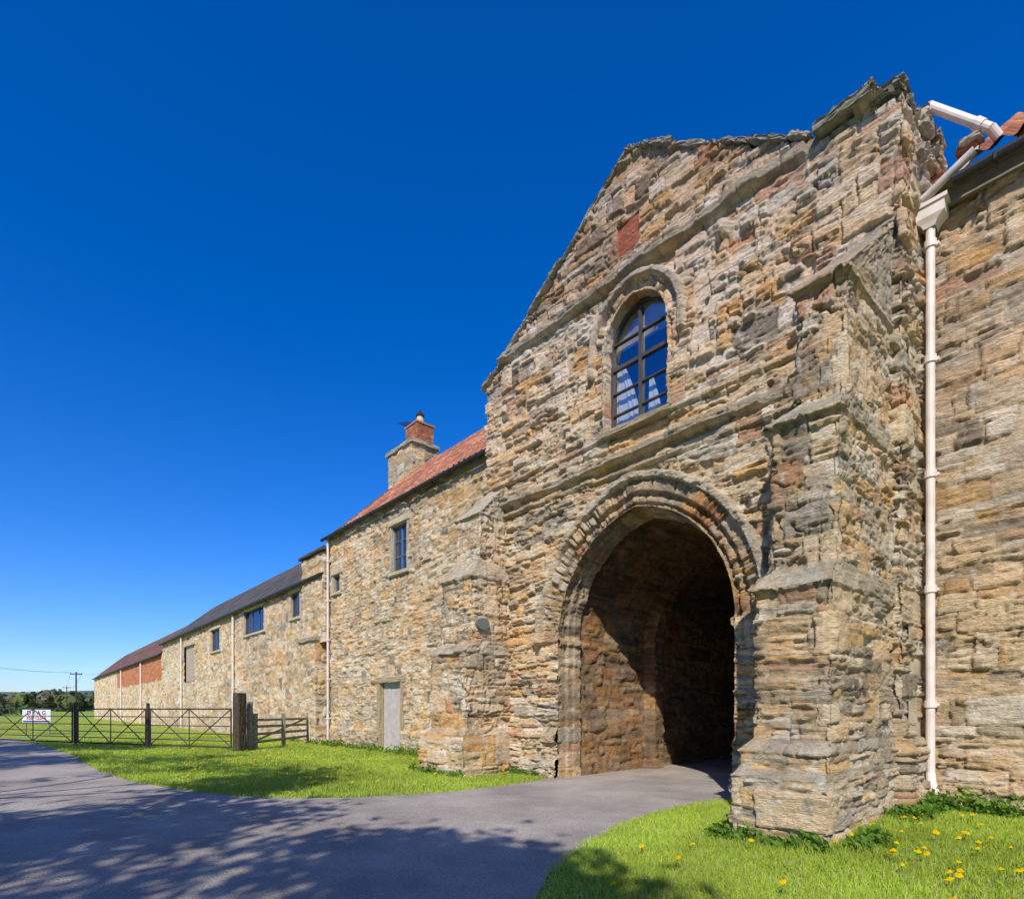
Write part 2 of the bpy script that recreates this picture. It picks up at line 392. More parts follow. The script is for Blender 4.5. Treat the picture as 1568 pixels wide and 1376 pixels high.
st_win=style(seed=18,h=(.2,.35),w=(.9,1.4),var=.01,rough=.02,lam=.012,mort=.012,e=.02,wob=.0,wa=(2,2,1,1,.6,.5,0,2),wb=(2,2,1,1,.6,.5,0,2),stain=.3,big=0,split=0,gain=1.1)
arch_grid('window_surround',WCX,WW,WR,WSP,WB-.02,[(-.06,FY+.03),(-.05,FY-.03),(0,FY-.03),(.02,FY+.26)],.025,st_win,gate)
pathpatch('added_passage_end_wall',[(-8.3,17.0),(-3.9,17.0)],.1,5.6,.06,st_in,gate)  # added unseen wall, keeps light out of the passage's far end
mb=MB()
mb.box(-5.6-1.6,-5.6+.6,16.8,16.9,.2,3.0);
for i in range(12): mb.box(-7.2+i*.183,-7.2+i*.183+.17,16.76,16.8,.22,2.98)
mb.obj('added_passage_door',WOOD,gate)  # added door, unseen, goes with the wall that shuts out the light
mb=MB();mb.block(WCX,FY+.05,WB-.06,1.55,.36,.12,(.50,.41,.28),seed=3,n=8);
mb.obj('window_sill',STONE,gate)
mb=MB()
mb.add([(-10.08,8.5,.1),(-10.08,18,.1),(-10.08,18,9),(-10.08,8.5,9)],[(0,1,2,3)])
mb.add([(-1.99,8.5,.1),(-1.99,18,.1),(-1.99,18,8.6),(-1.99,8.5,8.6)],[(0,1,2,3)])
mb.add([(-10.08,18,.1),(-1.98,18,.1),(-1.98,18,8.6),(-6,18,11.1),(-10.08,18,9)],[(0,1,2,3,4)])
mb.add([(-9.95,FY+.3,9.0),(-6,FY+.3,11.2),(-2.1,FY+.3,8.8),(-2.1,FY+.3,8.2),(-9.95,FY+.3,8.2)],[(0,1,2,3,4)])
mb.obj('side_and_back_walls',PLAINST,gate,usecol=False)
mb=MB()
mb.add([(-10.15,FY+.35,8.9),(-10.15,18.1,8.9),(-6,18.1,11.2),(-6,FY+.35,11.2)],[(0,1,2,3)],(.35,.13,.07))
mb.add([(-2.05,FY+.35,8.7),(-2.05,18.1,8.7),(-6,18.1,11.2),(-6,FY+.35,11.2)],[(0,1,2,3)],(.35,.13,.07))
mb.obj('roof',TILE,gate)
mb=MB();rng=random.Random(5)
def slabs(xa,za,xb,zb,th,dep,cy):
    L=math.hypot(xb-xa,zb-za);a=math.atan2(zb-za,xb-xa);p=0
    while p<L-.1:
        l=min(rng.uniform(.3,.8),L-p);m=p+l/2
        o=rng.uniform(-.03,.015)
        mb.block(xa+(xb-xa)*m/L-math.sin(a)*o,cy+rng.uniform(-.035,.02),za+(zb-za)*m/L+o*math.cos(a),l-.008,dep,th*rng.uniform(.7,1.2),
            rng.choice([(.42,.38,.30),(.36,.32,.25),(.50,.43,.33)]),rot=a+rng.uniform(-.03,.03),seed=rng.randint(0,999),jit=.016,n=7)
        p+=l
slabs(-9.4,9.42,-6.1,11.51,.07,.42,FY+.17)
slabs(-6.1,11.53,-5.6,11.27,.07,.42,FY+.18)
slabs(-5.6,11.25,-3.05,9.42,.07,.42,FY+.17)
slabs(-10.15,8.95,-9.4,9.38,.08,.46,FY+.16)
mb.block(-2.62,FY+.2,9.36,.66,.7,.13,(.38,.35,.27),rot=.03,seed=4,n=8,jit=.02)
mb.block(-2.12,FY+.25,9.28,.34,.6,.16,(.34,.30,.23),rot=-.1,seed=5,n=8,jit=.03)
mb.block(-2.31,FY+.05,9.46,.12,.3,.09,(.4,.36,.27),rot=.4,seed=6,n=6,jit=.02)
for i in range(18):
    mb.block(-1.97+rng.uniform(-.04,.05),8.8+rng.random()*1.2,8.7+rng.random()*.8,.18,rng.uniform(.15,.35),rng.uniform(.06,.13),rng.choice([(.6,.52,.42),(.5,.43,.35),(.62,.43,.27),(.42,.18,.11)]),seed=i,n=4,jit=.02)
mb.obj('coping_stones',STONE,gate)
def arch_outline(cx,w,R,spr,zb,ins,n=14):
    pts=[(cx-w+ins,zb+ins)]
    Ri=R-ins;am=math.acos((w-R)/Ri)
    L=[(cx-w+R+Ri*math.cos(math.pi-f*(math.pi-am)),spr+Ri*math.sin(math.pi-f*(math.pi-am))) for f in np.linspace(0,1,n)]
    pts+=L;pts+=[(2*cx-x,z) for x,z in L[::-1]][1:];pts.append((cx+w-ins,zb+ins));return pts
o=arch_outline(WCX,WW,WR,WSP,WB,.0);i_=arch_outline(WCX,WW,WR,WSP,WB,.055)
mb=MB();n=len(o);ya,yb=FY+.17,FY+.24
V=[(x,ya,z) for x,z in o]+[(x,ya,z) for x,z in i_]+[(x,yb,z) for x,z in o]+[(x,yb,z) for x,z in i_]
F=[]
for k in range(n):
    j=(k+1)%n;F+=[(k,j,n+j,n+k),(n+k,n+j,3*n+j,3*n+k)]
mb.add(V,F)
mb.box(WCX-.03,WCX+.03,ya-.01,yb,WB+.05,WSP+.60)
for z,wd in ((7.0,.011),(7.4,.011),(7.85,.032),(8.3,.011)):
    hw=WW-.05 if z<WSP else math.sqrt(max(0,(WR-.05)**2-(z-WSP)**2))-(WR-WW)
    mb.box(WCX-hw,WCX+hw,ya+.004,yb+.003,z-wd,z+wd)
mb.obj('window_frame',FRAME,gate,usecol=False)
mb=MB();mb.add([(x,FY+.215,z) for x,z in o],[tuple(range(n))]);mb.obj('window_glass',GLASS,gate,usecol=False)
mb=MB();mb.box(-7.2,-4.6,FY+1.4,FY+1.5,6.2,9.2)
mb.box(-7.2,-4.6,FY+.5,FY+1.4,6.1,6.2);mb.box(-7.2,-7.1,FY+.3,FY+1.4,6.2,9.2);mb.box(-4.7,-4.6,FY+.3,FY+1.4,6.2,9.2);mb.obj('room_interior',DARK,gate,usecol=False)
mb=MB()
for side,x0_,x1_,zt in ((0,WCX-.62,WCX-.06,8.0),(1,WCX+.08,WCX+.36,7.5)):
    xs=np.linspace(0,1,60);zs=np.linspace(6.66,zt,10)
    V=[]
    for u_ in xs:
        for z in zs:
            q=(z-6.66)/(zt-6.66);wd=(x1_-x0_)*(1-.75*q**1.5)
            V.append((x0_+u_*wd,FY+.30+.008*math.sin(u_*20+math.sin(u_*9)*2)+.03*q,z))
    F=[(a*10+b,a*10+10+b,a*10+11+b,a*10+b+1) for a in range(59) for b in range(9)]
    mb.add(V,F)
mb.obj('curtain',CURT,gate,smooth=True,usecol=False)
def buttress(name,zp,xl,xr,pp,yw,step,st,parent,ztop):
    z=np.linspace(.05,ztop,int((ztop-.05)/step)+2)
    XL=np.interp(z,zp,xl);XR=np.interp(z,zp,xr);PJ=np.interp(z,zp,pp)
    L1,L2=max(pp),abs(xr[2]-xl[2]);n1=int(L1/step);n2=int(L2/step)
    rows=[];s=[]
    for f in np.linspace(0,1,n1,endpoint=False): rows.append(np.stack([XL,yw+.05-(PJ+.05)*f,z],-1));s.append(f*L1)
    for f in np.linspace(0,1,n2,endpoint=False): rows.append(np.stack([XL+(XR-XL)*f,yw-PJ,z],-1));s.append(L1+f*L2)
    for f in np.linspace(0,1,n1): rows.append(np.stack([XR,yw-PJ+(PJ+.05)*f,z],-1));s.append(L1+L2+f*L1)
    P=np.array(rows);S,T=np.meshgrid(np.array(s),z,indexing='ij')
    slope=sst(.4,1.0,np.abs(np.gradient(PJ,z)))
    def ex(S,T,P,h,col):
        m=np.repeat(slope[None,:],S.shape[0],0)
        dc=np.minimum(np.abs(S-L1),np.abs(S-L1-L2))
        h=h-sst(.10,.0,dc)*(.02+.08*sst(.5,.75,fbm(S*1.5,T*2.6,90,3)))
        c=np.array((.42,.375,.28))*(.6+.9*fbm(S*4,T*4,3,4))[...,None]
        mm=m[...,None]*.65
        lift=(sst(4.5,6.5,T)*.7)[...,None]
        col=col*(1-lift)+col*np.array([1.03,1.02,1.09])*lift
        return h*(1-.4*m),col*(1-mm)+c*mm
    patch(name,P,S,T,st,parent,extra=ex)
st_but=style(seed=25,h=(.12,.34),w=(.3,.75),var=.026,rough=.022,lam=.046,mort=.033,e=.018,wob=.03,crev=1.15,dk=.55,wa=(4,2.6,1.0,1.4,.6,.9,.4,3),wb=(3,1.2,1.4,3.5,.6,.8,.4,3),
   pb=lambda S,T,P:sst(2.5,5,T)*.8+.1,stain=.48,big=.3,split=.45,gain=1.22)
zp=[0,.90,.98,1.16,1.28,2.84,2.87,3.15,4.66,4.69,4.97,6.21,6.24,6.33,7.55,7.7]
buttress('right_buttress',zp,
 [-3.0,-3.0,-2.96,-2.96,-2.86,-2.86,-2.90,-2.80,-2.78,-2.85,-2.64,-2.62,-2.69,-2.64,-2.6,-2.6],
 [-2.0,-2.0,-2.01,-2.01,-2.05,-2.05,-2.02,-2.06,-2.06,-2.02,-2.08,-2.08,-2.03,-2.07,-2.08,-2.08],
 [2.36,2.36,2.24,2.24,2.08,2.08,2.15,1.87,1.85,1.94,1.56,1.54,1.64,1.55,0.02,-.05],FY,.0175,st_but,gate,7.65)
st_but2=dict(st_but,seed=28)
zq=[0,.90,.98,1.05,1.2,2.75,2.77,3.0,4.35,4.37,4.75,5.75,5.77,5.82,6.5,6.6]
buttress('left_buttress',zq,
 [-10.75,-10.75,-10.7,-10.7,-10.6,-10.6,-10.65,-10.45,-10.43,-10.47,-10.25,-10.25,-10.32,-10.25,-10.25,-10.25],
 [-9.1,-9.1,-9.15,-9.15,-9.22,-9.22,-9.2,-9.26,-9.26,-9.22,-9.4,-9.4,-9.36,-9.4,-9.42,-9.42],
 [1.4,1.4,1.32,1.32,1.2,1.2,1.27,1.03,1.02,1.10,.72,.7,.79,.7,.02,-.05],FY,.024,st_but2,gate,6.55)
mb=MB();V=[];
for k in range(24):
    a=2*math.pi*k/24;V.append((-9.19,7.36+.17*math.cos(a),3.38+.12*math.sin(a)))
V+= [(x-.08,y,z) for x,y,z in V]
mb.add(V,[tuple(range(24))]+[(k,(k+1)%24,24+(k+1)%24,24+k) for k in range(24)]);mb.obj('oval_plaque',simple('slate_plaque',(.14,.17,.16),.5),gate,usecol=False)
# ------------------------------------------------------------------ roofs
def roof(name,x0,x1,y0,z0,y1,z1,step,cols,parent,pan=True,seed=1,tw=.24,tl=.3):
    L=math.hypot(y1-y0,z1-z0);s=np.linspace(x0,x1,int((x1-x0)/step)+2);t=np.linspace(0,L,int(L/(step*1.0))+2)
    S,T=np.meshgrid(s,t,indexing='ij')
    P=np.stack([S,y0+(y1-y0)*T/L,z0+(z1-z0)*T/L],-1)
    N=np.array([0,-(z1-z0)/L,(y1-y0)/L])
    row=np.floor(T/tl);fr=T/tl-row
    fs=S/tw+(0 if pan else .5*(row%2));co=np.floor(fs);fs=fs-co
    h=(1-fr)*(.035 if pan else .015)+(hsh(co,row,seed)-.5)*.012
    if pan: h=h+.035*np.sin(fs*2*math.pi)
    h=h-.05*(vn(S*.4,T*.5,seed)-.5)
    c=np.array(cols)[np.clip((hsh(co,row,seed+2)*len(cols)).astype(int),0,len(cols)-1)]
    c=c*(.6+.8*fbm(S*1.2,T*1.2,seed+4,4))[...,None]
    edge=(sst(.93,.99,fr)+ (0 if pan else sst(.04,.01,np.minimum(fs,1-fs))))[...,None]*.5
    c=c*(1-np.clip(edge,0,.6))
    Q=P+N*h[...,None]
    return mkmesh(name,Q.reshape(-1,3),gridfaces(*S.shape),TILE,c.reshape(-1,3),True,parent)
ORG=[(.42,.16,.085),(.36,.13,.07),(.46,.2,.11),(.3,.11,.07),(.25,.12,.09)]
BRN=[(.12,.075,.055),(.09,.07,.06),(.14,.09,.06)]
SLT=[(.085,.075,.07),(.07,.065,.065),(.11,.09,.075)]
def body(name,x0,x1,y0,y1,ze,yr,zr,parent,mat=PLAINST):
    y2=2*yr-y0
    mb=MB();V=[]
    for x in (x0,x1): V+=[(x,y0,0),(x,y2,0),(x,y2,ze),(x,yr,zr),(x,y0,ze)]
    mb.add(V,[(0,1,2,3,4),(5,6,7,8,9),(1,6,7,2),(0,5,9,4),(3,2,7,8),(3,4,9,8)]);mb.obj(name,mat,parent,usecol=False)
def window(par,tag,xl,xr,z0,z1,y,cols,rows,lintel=(.68,.57,.41),frame=None,sur=.09):
    mb=MB();f=.05
    a,b=y+.1,y+.16
    mb.box(xl,xl+f,a,b,z0,z1);mb.box(xr-f,xr,a,b,z0,z1);mb.box(xl+f,xr-f,a,b,z0,z0+f);mb.box(xl+f,xr-f,a,b,z1-f,z1)
    for i in range(1,cols):
        x=xl+(xr-xl)*i/cols;mb.box(x-.02,x+.02,a+.005,b,z0+f,z1-f)
    for i in range(1,rows):
        z=z0+(z1-z0)*i/rows;mb.box(xl+f,xr-f,a+.01,b-.003,z-.012,z+.012)
    mb.obj(tag+'_frame',frame or FRAME,par,usecol=False)
    mb=MB();mb.add([(xl,y+.14,z0),(xr,y+.14,z0),(xr,y+.14,z1),(xl,y+.14,z1)],[(0,1,2,3)]);mb.obj(tag+'_glass',GLASS,par,usecol=False)
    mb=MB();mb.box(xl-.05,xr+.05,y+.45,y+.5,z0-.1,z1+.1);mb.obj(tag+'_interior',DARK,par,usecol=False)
    mb=MB();sd=int(abs(xl)*10)
    mb.block((xl+xr)/2,y+.1,z1+.1,(xr-xl)+.34,.3,.2,lintel,seed=sd,n=6,jit=.006)
    mb.block((xl+xr)/2,y+.09,z0-.06,(xr-xl)+.24,.34,.12,lintel,seed=sd+1,n=6,jit=.006)
    for xx in (xl-sur/2,xr+sur/2): mb.block(xx,y+.11,(z0+z1)/2,sur,.26,(z1-z0)+.02,tuple(q*.8 for q in lintel),seed=sd+2,n=6,jit=.006)
    mb.obj(tag+'_surround',STONE,par)
def recthole(rs):
    def f(P):
        x,z,y=P[...,0],P[...,2],P[...,1];m=np.zeros(x.shape,bool)
        for a,b,c,d in rs: m|=(x>a)&(x<b)&(z>c)&(z<d)
        return m
    return f
def gutter(mb,x0,x1,y,z,r=.06):
    mb.tube((x0,y,z),(x1,y,z),r,n=10)
    k=x0+.4
    while k<x1: mb.box(k,k+.03,y-.075,y+.05,z-.07,z+.03);k+=.9
def downpipe(mb,x,y,z0,z1,r=.045,wall=None):
    mb.tube((x,y,z0),(x,y,z1),r,n=14)
    z=z0+.9
    while z<z1: mb.tube((x,y,z),(x,y,z+.09),r+.018,n=14);mb.box(x-.09,x+.09,y+.01,y+.08,z+.02,z+.06);z+=1.5
# ------------------------------------------------------------------ FARMHOUSE (left)
fh=empty('farmhouse')
wins=[(-16.1,-15.15,5.95,7.45),(-20.5,-19.9,6.0,6.65)]
door=(-16.85,-15.5,.2,2.45)
st_h=style(seed=33,h=(.07,.22),w=(.14,.5),var=.032,rough=.024,lam=.026,mort=.028,e=.02,wob=.16,wa=(4.5,1.8,.9,1.4,.3,.8,.3,4),wb=(3.5,1.2,1,3,.3,.8,.3,3.5),pb=.4,stain=.32,dk=.45,mcol=(.54,.42,.26),gain=1.18,crev=.7)
def hex_(S,T,P,h,col):
    z=P[...,2];s=(sst(1.1,.7,z))[...,None]*.45
    h=h+sst(.95,.85,z)*.07
    pt=(sst(.5,.68,fbm(S*.35,T*.5,95,3))*.3)[...,None]
    col=col*(1-pt)+col*np.array([.72,.66,.6])*pt
    return h,col*(1-s)+col*np.array([.7,.68,.6])*s
pathpatch('front_wall',[(-21.0,RY+1),(-21.0,RY),(-9.9,RY)],.05,8.25,.029,st_h,fh,extra=hex_,hole=recthole(wins+[door]))
body('rear_walls',-20.95,-10.1,RY+.55,16,8.1,12.4,11.2,fh)
roof('pantile_roof',-19.4,-9.6,RY-.15,8.15,12.4,11.45,.045,ORG,fh,seed=3)
roof('verge_roof',-21.1,-19.4,RY-.15,8.13,12.4,11.42,.045,BRN,fh,seed=4,pan=False)
roof('back_roof',-21.1,-9.6,15.7,8.15,12.4,11.45,.2,ORG,fh,seed=5)
for i,w in enumerate(wins): window(fh,'window_%d'%(i+1),w[0],w[1],w[2],w[3],RY,2,3 if i==0 else 1,frame=simple('grey_frame',(.16,.17,.19),.5))
mb=MB()
a,b,c,d=door
mb.box(a,b,RY+.16,RY+.2,c,d)
for i in range(8): mb.box(a+.02+i*.165,a+.02+i*.165+.155,RY+.14,RY+.16,c+.05,d)
mb.obj('door',DOOR,fh,usecol=False)
mb=MB();mb.block((a+b)/2,RY+.1,d+.1,b-a+.5,.3,.2,(.5,.4,.26),seed=3,n=6)
for xx in (a-.08,b+.08): mb.block(xx,RY+.1,1.3,.16,.28,2.3,(.46,.37,.24),seed=5,n=8,jit=.01)
mb.obj('door_surround',STONE,fh)
mb=MB();mb.tube((b-.2,RY+.1,1.25),(b-.2,RY+.14,1.25),.03);mb.obj('door_knob',GUTTER,fh,usecol=False)
mb=MB();gutter(mb,-21.1,-10.0,RY-.2,8.1);mb.obj('gutter',GUTTER,fh,usecol=False)
mb=MB();downpipe(mb,-20.75,RY-.1,.3,8.0);mb.tube((-20.75,RY-.1,8.0),(-20.75,RY-.2,8.08),.045);mb.obj('drainpipe',PIPE,fh,usecol=False)
st_ch=style(seed=40,h=(.2,.4),w=(.4,.8),var=.02,stain=.5,wa=(1,1,3,3,0,1,0,2))
pathpatch('chimney_base',[(-21.0,12.9),(-21.0,11.7),(-19.1,11.7),(-19.1,12.9),(-21.0,12.9)],9.8,12.15,.05,st_ch,fh)
mb=MB();mb.block(-20.05,12.3,12.16,2.1,1.35,.16,(.52,.47,.36),seed=1,n=8);mb.block(-20.5,12.3,12.28,.9,1,.12,(.46,.42,.33),seed=2)
mb.obj('chimney_shoulder',STONE,fh)
pathpatch('chimney_stack',[(-19.9,12.7),(-19.9,11.9),(-19.05,11.9),(-19.05,12.7),(-19.9,12.7)],12.1,12.95,.02,dict(st_brick,seed=41,gain=.85),fh,extra=lambda S,T,P,h,col:(h,col*np.array([1,.66,.62])))
mb=MB();mb.box(-19.93,-19.02,11.87,12.73,12.93,13.0,(.38,.18,.1))
mb.tube((-19.45,12.3,13.0),(-19.45,12.3,13.4),.17,.13,14,(.62,.46,.27));mb.tube((-19.45,12.3,13.4),(-19.45,12.3,13.47),.17,.17,14,(.03,.03,.03));mb.tube((-19.45,12.3,13.47),(-19.45,12.3,13.68),.14,.02,14,(.03,.03,.03))
mb.obj('chimney_pot',TILE,fh)
mb=MB();mb.tube((-20.1,12.2,12.2),(-20.1,12.2,13.5),.018);mb.tube((-20.6,12.2,13.45),(-19.7,12.2,13.2),.014)
for i in range(8): mb.tube((-20.6+i*.11,11.9,13.45-i*.03),(-20.6+i*.11,12.5,13.45-i*.03),.009)
mb.obj('tv_aerial',GUTTER,fh,usecol=False)
st_p=dict(st_h,seed=44,h=(.15,.3),w=(.3,.6))
pathpatch('corner_pier',[(-23.2,RY+.4),(-23.2,RY-.3),(-21.5,RY-.3),(-21.5,RY+.4)],.05,4.3,.045,st_p,fh)
pathpatch('corner_pier_upper',[(-23.3,RY+.5),(-23.3,RY-.14),(-21.0,RY-.14),(-21.0,RY+.5)],4.2,7.7,.045,st_p,fh)
mb=MB();mb.block(-22.35,RY-.18,4.36,1.8,.4,.16,(.42,.38,.28),seed=3);mb.block(-22.15,RY+.6,7.8,2.5,1.7,.12,(.16,.13,.11),seed=8);mb.obj('pier_capping',STONE,fh)
# ------------------------------------------------------------------ BARN
bn=empty('barn')
bw=[(-24.9,-23.85,5.55,6.65),(-31.6,-28.4,5.45,6.7),(-38.2,-36.2,5.1,6.4)]
bd=(-45.4,-42.6,3.5,6.0)
st_b=dict(st_h,seed=50,h=(.12,.28),w=(.25,.6),mort=.03)
def bex(S,T,P,h,col):
    x,z=P[...,0],P[...,2]
    r=(sst(.52,.7,fbm(x*.25,z*.4,91,3))*.4)[...,None]
    col=col*(1-r)+np.array([.76,.63,.45])*r
    r=(sst(.5,.66,fbm(x*.3+9,z*.5,97,3))*.35)[...,None]
    col=col*(1-r)+col*np.array([.62,.57,.52])*r
    s=sst(1.6,.4,z)[...,None]*.35
    return h,col*(1-s)+col*np.array([.68,.66,.6])*s
pathpatch('front_wall',[(-53.3,RY+.5),(-53.3,RY),(-23.0,RY)],0,6.9,.06,st_b,bn,hole=recthole(bw+[bd]),extra=bex)
body('rear_walls',-53.2,-23.0,RY+.55,16,6.8,13,10.2,bn)
roof('slate_roof',-53.4,-21.1,RY-.15,6.85,13,10.4,.09,SLT,bn,pan=False,seed=6,tw=.4,tl=.35)
roof('back_roof',-53.4,-21.1,17,6.85,13,10.4,.3,SLT,bn,pan=False,seed=6,tw=.4,tl=.35)
for i,w in enumerate(bw): window(bn,'window_%d'%(i+1),w[0],w[1],w[2],w[3],RY,(1,3,2)[i],1,sur=.12,frame=simple('blue_frame',(.10,.10,.12),.5))
mb=MB();mb.box(bd[0],bd[1],RY+.12,RY+.16,bd[2],bd[3]);mb.obj('loft_door',simple('old_door',(.42,.33,.25),.8,noise=.3),bn,usecol=False)
mb=MB();mb.block((bd[0]+bd[1])/2,RY+.1,bd[3]+.1,3.3,.3,.25,(.6,.52,.38),seed=3,n=6);mb.obj('loft_lintel',STONE,bn)
mb=MB();gutter(mb,-53.3,-21.2,RY-.2,6.82,.07);mb.obj('gutter',GUTTER,bn,usecol=False)
mb=MB();downpipe(mb,-33.2,RY-.1,.3,6.75,.06);downpipe(mb,-45.9,RY-.1,.3,6.75,.06);mb.obj('drainpipes',PIPE,bn,usecol=False)
# ------------------------------------------------------------------ OUTBUILDING
ob_=empty('brick_and_stone_outbuilding')
st_o=dict(st_h,seed=60,h=(.15,.35),w=(.3,.8))
st_ob=dict(st_brick,seed=61,h=(.14,.15),w=(.4,.5),gain=1.05)
bm_=lambda P:(P[...,0]>-80)&(P[...,0]<-53.5)&(P[...,2]>3.9+.25*vn(P[...,0]*.5,P[...,2]*0,3))
pathpatch('front_wall',[(-105,RY+.5),(-105,RY),(-53.2,RY)],0,6.1,.13,st_o,ob_,regions=[(bm_,st_ob,0)],extra=lambda S,T,P,h,col:(h,np.where(bm_(P)[...,None],col*np.array([1.05,.66,.52]),col)))
body('rear_walls',-104.9,-53.3,RY+.55,16,6,13,9.6,ob_)
roof('tile_roof',-105.2,-53.4,RY-.15,6.1,13,9.9,.14,[(.16,.08,.055),(.12,.075,.06),(.2,.1,.07)],ob_,pan=False,seed=8,tw=.5,tl=.4)
roof('back_roof',-105.2,-53.4,17,6.1,13,9.9,.4,[(.16,.08,.055)],ob_,pan=False,seed=8,tw=.5,tl=.4)
mb=MB();downpipe(mb,-76,RY-.1,.3,6,.08);downpipe(mb,-63,RY-.1,.3,6,.08);mb.obj('drainpipes',PIPE,ob_,usecol=False)
mb=MB();gutter(mb,-105,-53.5,RY-.2,6.05,.08);mb.obj('gutter',GUTTER,ob_,usecol=False)
# ------------------------------------------------------------------ RIGHT RANGE
rr=empty('stone_cottage')
def rex(S,T,P,h,col):
    z=P[...,2];x=P[...,0]
    h=h+sst(.75,.68,z)*.05
    d=(sst(-1.0,-1.9,x)*.5*sst(.3,.6,fbm(x*2,z*.4,5,3)))[...,None]
    col=col*(1-d)+col*np.array([.58,.53,.47])*d
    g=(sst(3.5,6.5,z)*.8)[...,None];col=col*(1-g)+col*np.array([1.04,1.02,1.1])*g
    return h,col
st_r=style(seed=71,h=(.12,.32),w=(.25,.75),var=.028,rough=.022,lam=.042,mort=.03,e=.02,wob=.09,crev=1.15,wa=(4,2,.8,1.6,.4,.7,.25,4),wb=(3,1,1.2,4,.35,.6,.25,3.5),pb=lambda S,T,P:.2+.7*sst(2,6,T),stain=.42,dk=.5,gain=1.22)
pathpatch('front_wall',[(-2.1,RY),(5.5,RY)],.05,8.35,.021,st_r,rr,extra=rex)
body('rear_walls',-1.3,5.5,RY+.3,16,8.2,12.4,10.8,rr)
roof('pantile_roof',-1.42,5.6,RY-.28,8.36,12.4,11.35,.03,ORG,rr,seed=9)
roof('back_roof',-1.42,5.6,16,8.3,12.4,11.35,.2,ORG,rr,seed=9)
mb=MB();gutter(mb,-1.6,5.6,RY-.27,8.24,.06)
mb.obj('gutter',GUTTER,rr,usecol=False)
mb=MB();mb.box(-2.0,5.5,RY-.2,RY-.03,8.30,8.335);mb.box(-2.0,5.5,RY-.07,RY-.02,8.1,8.30);mb.obj('fascia',simple('fascia_board',(.22,.18,.15),.7,noise=.2),rr,usecol=False)
PX=-1.86;PY=RY-.13
mb=MB();downpipe(mb,PX,PY,.72,7.95,.052)
V=[]
for (w_,d_,z) in ((.06,.06,7.86),(.09,.08,7.92),(.17,.11,7.98),(.17,.11,8.12),(.20,.13,8.12),(.20,.13,8.17)):
    V+=[(PX-w_,PY-d_,z),(PX+w_,PY-d_,z),(PX+w_,PY+.12,z),(PX-w_,PY+.12,z)]
F=[(4*k+i,4*k+(i+1)%4,4*k+4+(i+1)%4,4*k+4+i) for k in range(5) for i in range(4)]+[(20,21,22,23)]
mb.add(V,F)
mb.tube((PX,PY,.76),(PX+.02,PY-.04,.62),.056,n=14);mb.tube((PX+.02,PY-.04,.63),(PX+.1,PY-.22,.5),.056,n=14);mb.tube((PX+.1,PY-.22,.52),(PX+.1,PY-.24,.38),.056,n=14)
mb.obj('drainpipe',PIPE,rr,usecol=False,smooth=False)
mb=MB();mb.tube((-1.92,9.25,9.72),(-1.3,9.3,8.98),.055,n=14);mb.tube((-1.92,9.25,9.72),(-2.0,9.4,9.80),.062,n=14);mb.tube((-1.45,9.29,9.16),(-1.38,9.295,9.07),.07,n=14);mb.tube((-1.3,9.3,8.99),(-1.22,9.4,8.85),.055,n=14)
mb.obj('overflow_pipe',PIPE,rr,usecol=False)
mb=MB();mb.add([(-1.97,RY-.16,8.20),(-1.36,RY-.2,8.55),(-1.36,RY-.2,8.42),(-1.97,RY-.16,8.34),(-1.36,RY+.4,8.9),(-1.97,RY+.4,8.75)],[(0,2,1,3),(3,1,4,5)])
mb.tube((-1.93,RY-.24,8.22),(-1.38,RY-.3,8.44),.05,n=12)
mb.add([(-1.97,RY-.1,8.4),(-1.40,RY-.22,8.5),(-1.40,12.4,11.3),(-1.97,12.4,11.2)],[(0,1,2,3)]);mb.obj('lead_flashing',LEAD,rr,usecol=False)
mb=MB()
for i in range(16): mb.block(-1.9+.06*(i%8)+rng.uniform(-.03,.03),9.2+rng.random()*.6,8.5+rng.random()*.45,.24,.24,.08,rng.choice([(.42,.19,.12),(.5,.42,.33),(.36,.15,.1)]),seed=i,n=4,rot=rng.uniform(-.2,.2))
mb.obj('brick_fillet',STONE,rr)
# ------------------------------------------------------------------ GROUND
def spread(a,b,s): return np.arange(a,b,s)
xs=np.r_[[-4000,-2000,-900,-400,-200],spread(-110,-30,4),spread(-30,12,.3),[14,20,40,120,400,1500,4000]]
ys=np.r_[[-4000,-1500,-500,-200,-80,-40],spread(-24,14,.3),[16,20,30,60,150,500,1500,4000]]
X,Y=np.meshgrid(xs,ys,indexing='ij');Z=G(X,Y)
m,nt,b=newmat('meadow_grass');L=nt.links.new
b.inputs['Roughness'].default_value=.95;b.inputs['Specular IOR Level'].default_value=.1
tc=nt.nodes.new('ShaderNodeTexCoord')
n1=nt.nodes.new('ShaderNodeTexNoise');n1.inputs['Scale'].default_value=.6;n1.inputs['Detail'].default_value=10;L(tc.outputs['Object'],n1.inputs['Vector'])
n2=nt.nodes.new('ShaderNodeTexNoise');n2.inputs['Scale'].default_value=30;n2.inputs['Detail'].default_value=6;L(tc.outputs['Object'],n2.inputs['Vector'])
cr=nt.nodes.new('ShaderNodeValToRGB');cr.color_ramp.elements[0].position=.3;cr.color_ramp.elements[0].color=(.20,.30,.04,1)
cr.color_ramp.elements[1].position=.7;cr.color_ramp.elements[1].color=(.40,.48,.09,1);L(n1.outputs['Fac'],cr.inputs[0])
mr=nt.nodes.new('ShaderNodeMapRange');mr.inputs['From Min'].default_value=.3;mr.inputs['From Max'].default_value=.7;mr.inputs['To Min'].default_value=.55;mr.inputs['To Max'].default_value=1.2;L(n2.outputs['Fac'],mr.inputs['Value'])
sc=nt.nodes.new('ShaderNodeVectorMath');sc.operation='SCALE';L(cr.outputs[0],sc.inputs[0]);L(mr.outputs[0],sc.inputs['Scale']);L(sc.outputs[0],b.inputs['Base Color'])
